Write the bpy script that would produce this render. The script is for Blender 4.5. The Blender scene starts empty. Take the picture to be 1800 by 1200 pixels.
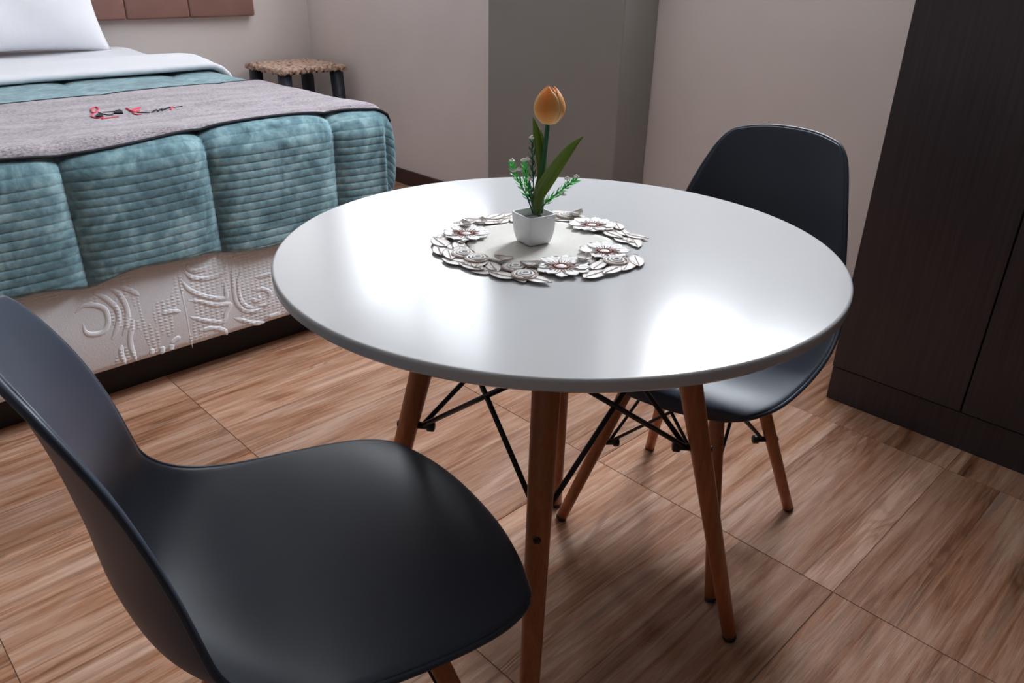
import bpy, bmesh, math, random
from mathutils import Vector, Matrix

random.seed(7)
PI = math.pi
scene = bpy.context.scene
C = scene.collection

# ------------------------------------------------------------------ camera
F_PX = 1353.288
PITCH, ROLL, YAW = 0.458098, 0.0187828, 0.775784
CAM = Vector((-0.789979, -0.713920, 1.097619))
fw = Vector((math.sin(YAW) * math.cos(PITCH), math.cos(YAW) * math.cos(PITCH), -math.sin(PITCH)))
rt0 = Vector((math.cos(YAW), -math.sin(YAW), 0))
up0 = rt0.cross(fw)
RT = math.cos(ROLL) * rt0 + math.sin(ROLL) * up0
UP = -math.sin(ROLL) * rt0 + math.cos(ROLL) * up0
cam_data = bpy.data.cameras.new('camera')
cam_data.sensor_width = 36.0
cam_data.lens = F_PX / 1800 * 36.0
cam_data.clip_start = 0.02
cam = bpy.data.objects.new('camera', cam_data)
C.objects.link(cam)
cam.matrix_world = Matrix(((RT.x, UP.x, -fw.x, CAM.x), (RT.y, UP.y, -fw.y, CAM.y), (RT.z, UP.z, -fw.z, CAM.z), (0, 0, 0, 1)))
scene.camera = cam


def ray(px, py):
    return RT * ((px - 900) / F_PX) - UP * ((py - 600) / F_PX) + fw


def on_z(px, py, z):
    d = ray(px, py)
    return CAM + d * ((z - CAM.z) / d.z)


# ------------------------------------------------------------------ light
XW, YB, XL, YF, ZC = 1.69, 3.532, -2.6, -3.9, 2.60      # room: right, back, left, front walls, ceiling
WINDOWS = [(1.86, 3.44, 1.48, 2.45), (0.14, 1.00, 1.70, 2.44)]   # y0, y1, z0, z1 in the right wall
world = bpy.data.worlds.new('world')
scene.world = world
world.use_nodes = True
wb = world.node_tree.nodes['Background']
wb.inputs['Color'].default_value = (0.80, 0.90, 1.0, 1)
wb.inputs['Strength'].default_value = 0.6
DAYLIGHT = [50.0, 145.0]
for k, (y0, y1, z0, z1) in enumerate(WINDOWS):
    ld = bpy.data.lights.new('window_daylight', 'AREA')
    ld.shape = 'RECTANGLE'
    ld.size, ld.size_y = z1 - z0, y1 - y0
    ld.energy = DAYLIGHT[k]
    ld.color = (0.89, 0.945, 1.0)
    lo = bpy.data.objects.new('window_daylight', ld)
    C.objects.link(lo)
    lo.location = (XW + 0.17, (y0 + y1) / 2, (z0 + z1) / 2)
    lo.rotation_euler = (0, PI / 2, 0)
scene.view_settings.view_transform = 'Standard'
scene.view_settings.look = 'None'
scene.view_settings.gamma = 1.0
scene.view_settings.use_curve_mapping = False
scene.view_settings.exposure = 0.0


# ------------------------------------------------------------------ materials
def s2l(r, g, b):
    f = lambda c: (c / 255 / 12.92) if c <= 10.3 else ((c / 255 + 0.055) / 1.055) ** 2.4
    return (f(r), f(g), f(b), 1.0)


class NT:
    def __init__(self, name):
        self.m = bpy.data.materials.new(name)
        self.m.use_nodes = True
        self.t = self.m.node_tree
        self.b = self.t.nodes['Principled BSDF']
        self.out = self.t.nodes['Material Output']

    def n(self, typ, **kw):
        nd = self.t.nodes.new(typ)
        for k, v in kw.items():
            setattr(nd, k, v)
        return nd

    def l(self, a, b):
        self.t.links.new(a, b)

    def val(self, sock, v):
        if hasattr(v, 'is_output') or isinstance(v, bpy.types.NodeSocket):
            self.l(v, sock)
        else:
            sock.default_value = v

    def math(self, op, a, b=0.0, c=None):
        nd = self.n('ShaderNodeMath', operation=op)
        self.val(nd.inputs[0], a)
        self.val(nd.inputs[1], b)
        if c is not None:
            self.val(nd.inputs[2], c)
        return nd.outputs[0]

    def coords(self, kind='Object'):
        return self.n('ShaderNodeTexCoord').outputs[kind]

    def mapping(self, v, scale=(1, 1, 1), loc=(0, 0, 0), rot=(0, 0, 0)):
        nd = self.n('ShaderNodeMapping')
        self.l(v, nd.inputs['Vector'])
        nd.inputs['Scale'].default_value = scale
        nd.inputs['Location'].default_value = loc
        nd.inputs['Rotation'].default_value = rot
        return nd.outputs[0]

    def noise(self, v, scale=5.0, detail=4.0, rough=0.55, dist=0.0):
        nd = self.n('ShaderNodeTexNoise')
        self.l(v, nd.inputs['Vector'])
        nd.inputs['Scale'].default_value = scale
        nd.inputs['Detail'].default_value = detail
        nd.inputs['Roughness'].default_value = rough
        nd.inputs['Distortion'].default_value = dist
        return nd.outputs['Fac']

    def ramp(self, fac, stops, interp='LINEAR'):
        nd = self.n('ShaderNodeValToRGB')
        e = nd.color_ramp.elements
        nd.color_ramp.interpolation = interp
        while len(e) < len(stops):
            e.new(0.5)
        for el, (p, c) in zip(e, stops):
            el.position = p
            el.color = c if len(c) == 4 else (*c, 1)
        self.l(fac, nd.inputs[0])
        return nd.outputs[0]

    def mix(self, fac, a, b, blend='MIX'):
        nd = self.n('ShaderNodeMix', data_type='RGBA', blend_type=blend)
        self.val(nd.inputs[0], fac)
        self.val(nd.inputs[6], a)
        self.val(nd.inputs[7], b)
        return nd.outputs[2]

    def bump(self, h, strength=0.3, dist=0.002):
        nd = self.n('ShaderNodeBump')
        nd.inputs['Strength'].default_value = strength
        nd.inputs['Distance'].default_value = dist
        self.l(h, nd.inputs['Height'])
        self.l(nd.outputs[0], self.b.inputs['Normal'])

    def set(self, **kw):
        for k, v in kw.items():
            self.val(self.b.inputs[k.replace('_', ' ')], v)
        return self


def simple(name, col, rough=0.5, var=0.08, nscale=30, bump=0.0, bdist=0.001, **kw):
    """plain material with a little procedural tone variation"""
    m = NT(name)
    co = m.coords()
    nz = m.noise(co, nscale, 4)
    dark = tuple(c * (1 - var) for c in col[:3]) + (1,)
    lite = tuple(min(1, c * (1 + var)) for c in col[:3]) + (1,)
    m.set(Base_Color=m.ramp(nz, [(0.3, dark), (0.7, lite)]), Roughness=rough, **kw)
    if bump:
        m.bump(m.noise(co, nscale * 4, 3), bump, bdist)
    return m.m


M = {}
M['wall'] = simple('wall_paint', (0.80, 0.735, 0.71, 1), 0.75, 0.03, 3, 0.12)
M['pier'] = simple('pier_paint', (0.29, 0.278, 0.262, 1), 0.7, 0.03, 3, 0.12)
M['ceiling'] = simple('ceiling_paint', (0.66, 0.65, 0.63, 1), 0.85, 0.02, 3)
M['baseboard'] = simple('baseboard_wood', s2l(74, 50, 46), 0.45, 0.25, 14)
M['white_top'] = simple('white_lacquer', (0.49, 0.49, 0.505, 1), 0.17, 0.01, 5, Specular_IOR_Level=0.28)
M['white_edge'] = simple('edge_band', (0.46, 0.48, 0.47, 1), 0.45, 0.02, 5)
M['plastic'] = simple('charcoal_plastic', s2l(60, 66, 79), 0.40, 0.03, 20, 0.05, 0.0004, Specular_IOR_Level=0.24)
M['black_metal'] = simple('black_metal', (0.008, 0.008, 0.009, 1), 0.4, 0.1, 40)
M['rubber'] = simple('black_rubber', (0.006, 0.007, 0.009, 1), 0.35, 0.1, 40)
M['ceramic'] = simple('white_ceramic', (0.80, 0.81, 0.83, 1), 0.18, 0.01, 10)
M['soil'] = simple('dark_soil', (0.03, 0.025, 0.022, 1), 0.95, 0.5, 300, 0.8)
M['sheet'] = simple('white_sheet', (0.74, 0.745, 0.79, 1), 0.85, 0.02, 8, 0.15, 0.002, Sheen_Weight=0.2)
M['pillow'] = simple('white_pillowcase', (0.88, 0.88, 0.92, 1), 0.85, 0.02, 3, 0.35, 0.006, Sheen_Weight=0.2)
M['dark_trim'] = simple('dark_binding', s2l(34, 36, 44), 0.85, 0.2, 60)
M['red_thread'] = simple('red_thread', s2l(205, 60, 80), 0.8, 0.15, 200)
M['black_thread'] = simple('black_thread', s2l(28, 24, 34), 0.8, 0.2, 200)
M['stool_leg'] = simple('navy_plastic', s2l(52, 55, 68), 0.45, 0.1, 20)
M['alu'] = simple('window_frame_paint', (0.75, 0.75, 0.75, 1), 0.4, 0.02, 10)
M['cream'] = simple('cream_cotton', (0.62, 0.60, 0.56, 1), 0.9, 0.04, 250, 0.5, 0.0004)
M['white_thread'] = simple('white_thread', (0.80, 0.78, 0.77, 1), 0.8, 0.04, 400, 0.5, 0.0004)
M['taupe_thread'] = simple('taupe_thread', s2l(186, 168, 159), 0.8, 0.12, 400, 0.5, 0.0004)
M['brown_thread'] = simple('rust_thread', s2l(132, 74, 66), 0.8, 0.15, 400)
M['bed_dark'] = simple('dark_bed_leg', (0.012, 0.011, 0.011, 1), 0.6, 0.1, 20)
M['stem'] = simple('dark_green_plastic', s2l(28, 84, 48), 0.45, 0.15, 200)
M['needle'] = simple('bright_green_plastic', s2l(84, 200, 96), 0.4, 0.3, 120)
M['blossom'] = simple('white_blossom', s2l(236, 228, 224), 0.7, 0.08, 400)
M['headboard'] = simple('brown_leatherette', s2l(146, 108, 99), 0.45, 0.06, 12, 0.15)
M['plaster'] = simple('under_table_plate', (0.03, 0.03, 0.03, 1), 0.5, 0.1, 20)


def mat_glass():
    m = NT('window_glass')
    tr = m.n('ShaderNodeBsdfTransparent')
    gl = m.n('ShaderNodeBsdfGlossy')
    gl.inputs['Roughness'].default_value = 0.02
    mx = m.n('ShaderNodeMixShader')
    mx.inputs[0].default_value = 0.06
    m.l(tr.outputs[0], mx.inputs[1])
    m.l(gl.outputs[0], mx.inputs[2])
    m.l(mx.outputs[0], m.out.inputs[0])
    return m.m


M['glass'] = mat_glass()


def mat_floor():
    m = NT('wood_print_tile')
    co = m.coords()
    rnd = m.n('ShaderNodeObjectInfo').outputs['Random']
    sep = m.n('ShaderNodeSeparateXYZ')
    m.l(co, sep.inputs[0])
    # printed boards across the tile, borders differ from tile to tile
    ys = m.math('ADD', m.math('DIVIDE', sep.outputs[1], 0.205), m.math('MULTIPLY', rnd, 5.37))
    sid = m.math('FLOOR', ys)
    fr = m.math('FRACT', ys)
    wn = m.n('ShaderNodeTexWhiteNoise', noise_dimensions='2D')
    cmb = m.n('ShaderNodeCombineXYZ')
    m.l(sid, cmb.inputs[0])
    m.l(m.math('MULTIPLY', rnd, 91.7), cmb.inputs[1])
    m.l(cmb.outputs[0], wn.inputs['Vector'])
    srnd = wn.outputs['Value']
    off = m.n('ShaderNodeCombineXYZ')
    m.l(m.math('MULTIPLY', srnd, 17.0), off.inputs[0])
    m.l(m.math('MULTIPLY', rnd, 23.0), off.inputs[1])
    m.l(m.math('MULTIPLY', srnd, 9.0), off.inputs[2])
    add = m.n('ShaderNodeVectorMath', operation='ADD')
    m.l(co, add.inputs[0])
    m.l(off.outputs[0], add.inputs[1])
    v = add.outputs[0]
    broad = m.noise(m.mapping(v, (1.1, 7.0, 1.0)), 1.7, 5, 0.6, 1.1)
    streak = m.noise(m.mapping(v, (1.2, 24.0, 1.0)), 2.0, 6, 0.68, 0.9)
    fine = m.noise(m.mapping(v, (5.0, 170.0, 1.0)), 3.0, 4, 0.6, 0.2)
    contour = m.noise(m.mapping(v, (0.75, 6.0, 1.0)), 1.9, 2, 0.45, 0.2)
    ring = m.math('SINE', m.math('MULTIPLY', contour, 105.0))
    ring01 = m.math('MULTIPLY_ADD', ring, 0.5, 0.5)
    col = m.ramp(broad, [(0.30, s2l(104, 66, 46)), (0.42, s2l(170, 120, 90)), (0.52, s2l(190, 150, 126)), (0.66, s2l(210, 180, 164))])
    col2 = m.ramp(streak, [(0.34, s2l(88, 54, 38)), (0.46, s2l(172, 120, 90)), (0.60, s2l(212, 178, 156))])
    col = m.mix(0.5, col, col2)
    tone = m.ramp(srnd, [(0.0, (0.66, 0.61, 0.58)), (0.5, (0.90, 0.87, 0.85)), (1.0, (1.06, 1.04, 1.02))])
    col = m.mix(1.0, col, tone, 'MULTIPLY')
    ringmask = m.math('MULTIPLY', m.ramp(m.noise(m.mapping(v, (0.8, 3.0, 1.0)), 1.7, 2), [(0.53, (0, 0, 0)), (0.63, (1, 1, 1))]), 0.40)
    dark = m.ramp(ring01, [(0.62, (0, 0, 0)), (0.95, (1, 1, 1))])
    col = m.mix(m.math('MULTIPLY', dark, ringmask), col, s2l(96, 66, 50))
    # dark knots
    vor = m.n('ShaderNodeTexVoronoi', feature='F1')
    m.l(m.mapping(v, (1.0, 2.9, 1.0)), vor.inputs['Vector'])
    vor.inputs['Scale'].default_value = 1.55
    kd = m.math('ADD', vor.outputs['Distance'], m.math('MULTIPLY', m.math('SUBTRACT', broad, 0.5), 0.16))
    knot = m.ramp(kd, [(0.02, (0.75, 0.75, 0.75)), (0.055, (0.1, 0.1, 0.1)), (0.075, (0.5, 0.5, 0.5)), (0.12, (0, 0, 0))])
    col = m.mix(knot, col, s2l(70, 48, 38))
    finec = m.ramp(fine, [(0.35, (0.86, 0.84, 0.82)), (0.6, (1.03, 1.03, 1.03))])
    col = m.mix(0.8, col, finec, 'MULTIPLY')
    edge = m.ramp(fr, [(0.0, (1, 1, 1)), (0.018, (0, 0, 0)), (0.985, (0, 0, 0)), (1.0, (0.7, 0.7, 0.7))])
    col = m.mix(m.math('MULTIPLY', edge, 0.55), col, s2l(80, 54, 42))
    m.set(Base_Color=col, Roughness=m.math('MULTIPLY_ADD', fine, 0.24, 0.40), Specular_IOR_Level=0.22)
    h = m.math('ADD', m.math('MULTIPLY', m.math('MULTIPLY', ring01, ringmask), 1.2), m.math('MULTIPLY', fine, 0.55))
    m.bump(h, 0.7, 0.0022)
    return m.m


M['tile'] = mat_floor()
M['grout'] = simple('grout', s2l(168, 134, 114), 0.9, 0.1, 60)


def mat_wood(name, base, dark, axis=2, rough=0.4, scale=1.0, stretch=22.0):
    m = NT(name)
    co = m.coords()
    sc = [stretch * scale] * 3
    sc[axis] = 1.5 * scale
    nz = m.noise(m.mapping(co, tuple(sc)), 2.0, 5, 0.6, 0.5)
    sc2 = [stretch * 6 * scale] * 3
    sc2[axis] = 4.0 * scale
    fine = m.noise(m.mapping(co, tuple(sc2)), 2.0, 3, 0.6)
    f = m.math('MULTIPLY_ADD', fine, 0.4, m.math('MULTIPLY', nz, 0.6))
    m.set(Base_Color=m.ramp(f, [(0.3, dark), (0.65, base)]), Roughness=rough)
    m.bump(fine, 0.15, 0.0006)
    return m.m


M['beech'] = mat_wood('beech_leg', s2l(176, 108, 66), s2l(140, 78, 46), 2, 0.38, 1.0, 30)
M['wardrobe'] = mat_wood('dark_wenge', s2l(66, 58, 62), s2l(44, 38, 42), 2, 0.42, 1.0, 55)


def mat_duvet():
    m = NT('teal_velvet')
    co = m.coords()
    n1 = m.noise(m.mapping(co, (1.0, 1.0, 0.7)), 11.0, 5, 0.62, 0.8)
    n2 = m.noise(co, 42.0, 4, 0.6, 0.3)
    f = m.math('MULTIPLY_ADD', n2, 0.35, m.math('MULTIPLY', n1, 0.65))
    m.set(Base_Color=m.ramp(f, [(0.36, s2l(70, 98, 108)), (0.49, s2l(106, 140, 150)), (0.62, s2l(148, 180, 188))]),
          Roughness=0.9, Sheen_Weight=0.55, Sheen_Roughness=0.4)
    m.b.inputs['Sheen Tint'].default_value = (0.75, 0.9, 0.95, 1)
    m.bump(m.noise(co, 260.0, 3), 0.35, 0.0008)
    return m.m


M['duvet'] = mat_duvet()


def mat_runner():
    m = NT('heather_knit')
    co = m.coords()
    a = m.noise(m.mapping(co, (60.0, 140.0, 60.0)), 2.0, 3, 0.7)
    b = m.noise(m.mapping(co, (3.0, 9.0, 3.0)), 2.0, 4, 0.6, 0.5)
    f = m.math('MULTIPLY_ADD', a, 0.7, m.math('MULTIPLY', b, 0.3))
    m.set(Base_Color=m.ramp(f, [(0.36, s2l(78, 69, 77)), (0.46, s2l(142, 131, 139)), (0.60, s2l(182, 173, 180))]), Roughness=0.95, Sheen_Weight=0.25)
    m.bump(a, 0.8, 0.0011)
    return m.m


M['runner'] = mat_runner()


def mat_damask():
    m = NT('quilted_damask')
    co = m.coords()
    # knitted dimple rows on broad bands
    wv = m.n('ShaderNodeTexWave', wave_type='BANDS', bands_direction='X', wave_profile='SIN')
    m.l(m.mapping(co, (1, 1, 1)), wv.inputs['Vector'])
    wv.inputs['Scale'].default_value = 22.0
    wv.inputs['Distortion'].default_value = 0.4
    wz = m.n('ShaderNodeTexWave', wave_type='BANDS', bands_direction='Z', wave_profile='SIN')
    m.l(m.mapping(co, (1, 1, 1)), wz.inputs['Vector'])
    wz.inputs['Scale'].default_value = 34.0
    band = m.ramp(m.noise(m.mapping(co, (4.5, 4.5, 3.0)), 1.6, 1, 0.5, 1.2), [(0.47, (0, 0, 0)), (0.5, (1, 1, 1))])
    dots = m.math('MULTIPLY', m.math('MULTIPLY', wv.outputs['Fac'], wz.outputs['Fac']), band)
    fz = m.noise(co, 260, 3)
    h = m.math('MULTIPLY_ADD', fz, 0.35, m.math('MULTIPLY', dots, 1.0))
    m.set(Base_Color=m.ramp(dots, [(0.0, (0.86, 0.88, 0.94)), (1.0, (0.90, 0.92, 0.97))]), Roughness=0.85, Sheen_Weight=0.2)
    m.bump(h, 0.55, 0.0022)
    return m.m


M['damask'] = mat_damask()


def mat_lace():
    m = NT('beige_crochet')
    co = m.coords()
    v = m.n('ShaderNodeTexVoronoi')
    m.l(co, v.inputs['Vector'])
    v.inputs['Scale'].default_value = 60.0
    m.set(Base_Color=m.ramp(v.outputs['Distance'], [(0.15, s2l(222, 196, 178)), (0.6, s2l(200, 168, 148)), (0.9, s2l(110, 84, 74))]), Roughness=0.95)
    m.bump(v.outputs['Distance'], 0.9, 0.004)
    return m.m


M['lace'] = mat_lace()


def thin(m, col, fac):
    """let part of the light through a thin petal or leaf"""
    tl = m.n('ShaderNodeBsdfTranslucent')
    m.val(tl.inputs['Color'], col)
    mx = m.n('ShaderNodeMixShader')
    mx.inputs[0].default_value = fac
    m.l(m.b.outputs[0], mx.inputs[1])
    m.l(tl.outputs[0], mx.inputs[2])
    m.l(mx.outputs[0], m.out.inputs[0])


def mat_petal():
    m = NT('orange_petal')
    co = m.coords()
    st = m.noise(m.mapping(co, (160, 160, 18)), 2.0, 4, 0.6)
    uv = m.n('ShaderNodeUVMap')
    sep = m.n('ShaderNodeSeparateXYZ')
    m.l(uv.outputs[0], sep.inputs[0])
    ed = m.math('ABSOLUTE', m.math('SUBTRACT', m.math('MULTIPLY', sep.outputs[0], 2.0), 1.0))
    f = m.math('MULTIPLY_ADD', st, 0.25, m.math('MULTIPLY', ed, 0.75))
    col = m.ramp(f, [(0.1, s2l(246, 164, 74)), (0.55, s2l(250, 188, 104)), (0.9, s2l(255, 226, 164))])
    col = m.mix(m.ramp(sep.outputs[1], [(0.0, (0.8, 0.8, 0.8)), (0.22, (0, 0, 0))]), col, s2l(252, 216, 140))
    m.set(Base_Color=col, Roughness=0.55)
    thin(m, col, 0.4)
    m.bump(st, 0.3, 0.0005)
    return m.m


M['petal'] = mat_petal()


def mat_leaf():
    m = NT('tulip_leaf')
    co = m.coords()
    uv = m.n('ShaderNodeUVMap')
    sep = m.n('ShaderNodeSeparateXYZ')
    m.l(uv.outputs[0], sep.inputs[0])
    st = m.noise(m.mapping(uv.outputs[0], (26, 1.5, 1)), 1.0, 4, 0.6)
    ed = m.math('ABSOLUTE', m.math('SUBTRACT', m.math('MULTIPLY', sep.outputs[0], 2.0), 1.0))
    col = m.ramp(st, [(0.3, s2l(70, 98, 36)), (0.6, s2l(124, 144, 50)), (0.8, s2l(152, 166, 70))])
    col = m.mix(m.ramp(ed, [(0.86, (0, 0, 0)), (1.0, (0.7, 0.7, 0.7))]), col, s2l(150, 160, 96))
    m.set(Base_Color=col, Roughness=0.45)
    thin(m, col, 0.4)
    m.bump(st, 0.3, 0.0005)
    return m.m


M['leaf'] = mat_leaf()


# ------------------------------------------------------------------ helpers
def link(name, me, mat, parent=None, smooth=False):
    o = bpy.data.objects.new(name, me)
    C.objects.link(o)
    if mat is not None:
        for x in (mat if isinstance(mat, (list, tuple)) else [mat]):
            me.materials.append(x)
    if smooth:
        me.polygons.foreach_set('use_smooth', [True] * len(me.polygons))
    if parent is not None:
        o.parent = parent
    return o


def from_bm(name, bm, mat, parent=None, smooth=False):
    me = bpy.data.meshes.new(name)
    bmesh.ops.recalc_face_normals(bm, faces=bm.faces)
    bm.to_mesh(me)
    bm.free()
    return link(name, me, mat, parent, smooth)


def tag(o, label=None, cat=None, group=None, kind=None):
    if label: o['label'] = label
    if cat: o['category'] = cat
    if group: o['group'] = group
    if kind: o['kind'] = kind
    return o


def empty(name, loc=(0, 0, 0), rz=0.0):
    o = bpy.data.objects.new(name, None)
    o.empty_display_size = 0.05
    C.objects.link(o)
    o.location = loc
    o.rotation_euler = (0, 0, rz)
    return o


def box(bm, x0, x1, y0, y1, z0, z1, bevel=0.0, seg=2):
    r = bmesh.ops.create_cube(bm, size=1)
    vs = r['verts']
    for v in vs:
        v.co = Vector(((x0 + x1) / 2 + v.co.x * (x1 - x0), (y0 + y1) / 2 + v.co.y * (y1 - y0), (z0 + z1) / 2 + v.co.z * (z1 - z0)))
    if bevel:
        es = list({e for v in vs for e in v.link_edges})
        bmesh.ops.bevel(bm, geom=es, offset=bevel, segments=seg, affect='EDGES', profile=0.5)


def tube(bm, pts, radii, seg=10, cap=True):
    pts = [Vector(p) for p in pts]
    if not isinstance(radii, (list, tuple)):
        radii = [radii] * len(pts)
    rings = []
    ref = None
    for i, p in enumerate(pts):
        d = (pts[min(i + 1, len(pts) - 1)] - pts[max(i - 1, 0)]).normalized()
        if ref is None:
            ref = Vector((0, 0, 1)) if abs(d.z) < 0.9 else Vector((1, 0, 0))
        a = d.cross(ref).normalized()
        b = a.cross(d).normalized()
        ref = b
        rings.append([bm.verts.new(p + (a * math.cos(t) + b * math.sin(t)) * radii[i]) for t in [2 * PI * k / seg for k in range(seg)]])
    for r0, r1 in zip(rings, rings[1:]):
        for k in range(seg):
            bm.faces.new((r0[k], r0[(k + 1) % seg], r1[(k + 1) % seg], r1[k]))
    if cap:
        bm.faces.new(rings[0][::-1])
        bm.faces.new(rings[-1])


def lathe(bm, prof, seg=48, center=(0, 0)):
    rings = []
    for r, z in prof:
        if r < 1e-6:
            rings.append([bm.verts.new((center[0], center[1], z))])
        else:
            rings.append([bm.verts.new((center[0] + r * math.cos(2 * PI * k / seg), center[1] + r * math.sin(2 * PI * k / seg), z)) for k in range(seg)])
    for a, b in zip(rings, rings[1:]):
        for k in range(seg):
            k2 = (k + 1) % seg
            if len(a) == 1 and len(b) > 1:
                bm.faces.new((a[0], b[k], b[k2]))
            elif len(b) == 1 and len(a) > 1:
                bm.faces.new((a[k], a[k2], b[0]))
            elif len(a) > 1:
                bm.faces.new((a[k], a[k2], b[k2], b[k]))


def grid_mesh(name, rows, uv=False):
    """rows: list of lists of Vector"""
    nr, nc = len(rows), len(rows[0])
    verts = [tuple(p) for r in rows for p in r]
    faces = [(i * nc + j, i * nc + j + 1, (i + 1) * nc + j + 1, (i + 1) * nc + j) for i in range(nr - 1) for j in range(nc - 1)]
    me = bpy.data.meshes.new(name)
    me.from_pydata(verts, [], faces)
    if uv:
        ul = me.uv_layers.new(name='UVMap')
        for li, lp in enumerate(me.loops):
            i, j = divmod(lp.vertex_index, nc)
            ul.data[li].uv = (j / (nc - 1), i / (nr - 1))
    return me


def solidify(o, t, offset=-1.0, sub=0):
    md = o.modifiers.new('solid', 'SOLIDIFY')
    md.thickness = t
    md.offset = offset
    if sub:
        ms = o.modifiers.new('sub', 'SUBSURF')
        ms.levels = sub
        ms.render_levels = sub
    return o


def catmull(rows, n):
    k = len(rows)
    dim = len(rows[0])
    ext = [[2 * a - b for a, b in zip(rows[0], rows[1])]] + [list(r) for r in rows] + [[2 * a - b for a, b in zip(rows[-1], rows[-2])]]
    out = []
    for s in range(n):
        t = s * (k - 1) / (n - 1)
        i = min(int(t), k - 2)
        u = t - i
        a, b, c, d = ext[i], ext[i + 1], ext[i + 2], ext[i + 3]
        out.append([0.5 * (2 * b[q] + (-a[q] + c[q]) * u + (2 * a[q] - 5 * b[q] + 4 * c[q] - d[q]) * u * u + (-a[q] + 3 * b[q] - 3 * c[q] + d[q]) * u ** 3) for q in range(dim)])
    return out


# ------------------------------------------------------------------ room shell
# floor: slab with 60 cm tiles as pieces
bm = bmesh.new()
box(bm, XL - 0.1, XW + 0.2, YF - 0.1, YB + 0.1, -0.12, -0.0018)
floor = tag(from_bm('floor', bm, M['grout']), 'brown wood-look tiled floor with thin joints', kind='structure')
TS, JT = 0.604, 0.0013
X0, Y0 = -0.742, 0.862
tile_me = None
ix0 = math.floor((XL - X0) / TS)
iy0 = math.floor((YF - Y0) / TS)


def tile_mesh(w, d):
    b_ = bmesh.new()
    box(b_, -w / 2, w / 2, -d / 2, d / 2, -0.0018, 0.0, 0.0006, 1)
    me_ = bpy.data.meshes.new('tile')
    b_.to_mesh(me_)
    b_.free()
    me_.materials.append(M['tile'])
    return me_


cache = {}
ix = ix0
while X0 + ix * TS < XW:
    iy = iy0
    while Y0 + iy * TS < YB:
        xa, xb = max(XL, X0 + ix * TS + JT / 2), min(XW, X0 + (ix + 1) * TS - JT / 2)
        ya, yb = max(YF, Y0 + iy * TS + JT / 2), min(YB, Y0 + (iy + 1) * TS - JT / 2)
        if xb - xa > 0.01 and yb - ya > 0.01:
            key = (round(xb - xa, 4), round(yb - ya, 4))
            if key not in cache:
                cache[key] = tile_mesh(*key)
            t_ = bpy.data.objects.new('tile', cache[key])
            C.objects.link(t_)
            t_.parent = floor
            t_.location = ((xa + xb) / 2, (ya + yb) / 2, 0)
        iy += 1
    ix += 1

bm = bmesh.new()
box(bm, XL - 0.1, XW + 0.2, YF - 0.1, YB + 0.1, ZC, ZC + 0.1)
tag(from_bm('ceiling', bm, M['ceiling']), 'plain white ceiling of the bedroom', kind='structure')
# right wall with two window openings
bm = bmesh.new()
ys = [YF - 0.1] + [v for w in sorted(WINDOWS, key=lambda w: w[0]) for v in (w[0], w[1])] + [YB + 0.1]
for a, b in zip(ys[0::2], ys[1::2]):
    box(bm, XW, XW + 0.15, a, b, 0, ZC)
for (y0, y1, z0, z1) in WINDOWS:
    box(bm, XW, XW + 0.15, y0, y1, 0, z0)
    box(bm, XW, XW + 0.15, y0, y1, z1, ZC)
tag(from_bm('wall_right', bm, M['wall']), 'beige painted wall with windows beside the bed', kind='structure')
bm = bmesh.new()
box(bm, XL - 0.1, XW, YB, YB + 0.1, 0, ZC)
tag(from_bm('wall_back', bm, M['wall']), 'beige painted wall behind the headboard', kind='structure')
bm = bmesh.new()
box(bm, XL - 0.1, XL, YF, YB, 0, ZC)
tag(from_bm('wall_left', bm, M['pier']), 'unseen wall left of the bed, dark grey to cut bounced light', kind='structure')  # out of view; dark colour invented to lower the fill light in the room
bm = bmesh.new()
box(bm, XL - 0.1, XW, YF - 0.1, YF, 0, ZC)
tag(from_bm('wall_front', bm, M['pier']), 'unseen wall behind the viewer, dark grey to cut bounced light', kind='structure')  # out of view; set far back and darkened so less light bounces back
# grey column between the windows
PX, PY0, PY1 = 1.494, 1.09, 1.789
bm = bmesh.new()
box(bm, PX, XW, PY0, PY1, 0, ZC, 0.004, 1)
tag(from_bm('wall_pier', bm, M['pier']), 'dark grey painted column standing out of the right wall', kind='structure')


def baseboard(name, x0, x1, y0, y1, label):
    b_ = bmesh.new()
    box(b_, x0, x1, y0, y1, 0.0, 0.08, 0.002, 1)
    tag(from_bm(name, b_, M['baseboard']), label, kind='structure')


baseboard('baseboard_right', XW - 0.012, XW, PY1 + 0.012, YB - 0.012, 'dark brown skirting along the wall right of the bed')
baseboard('baseboard_pier', PX - 0.012, PX, PY0 - 0.012, PY1 + 0.012, 'dark brown skirting around the grey column')
baseboard('baseboard_window', XW - 0.012, XW, 0.05, PY0 - 0.012, 'dark brown skirting behind the far chair')
baseboard('baseboard_back', XL, XW, YB - 0.012, YB, 'dark brown skirting under the headboard wall')

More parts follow.
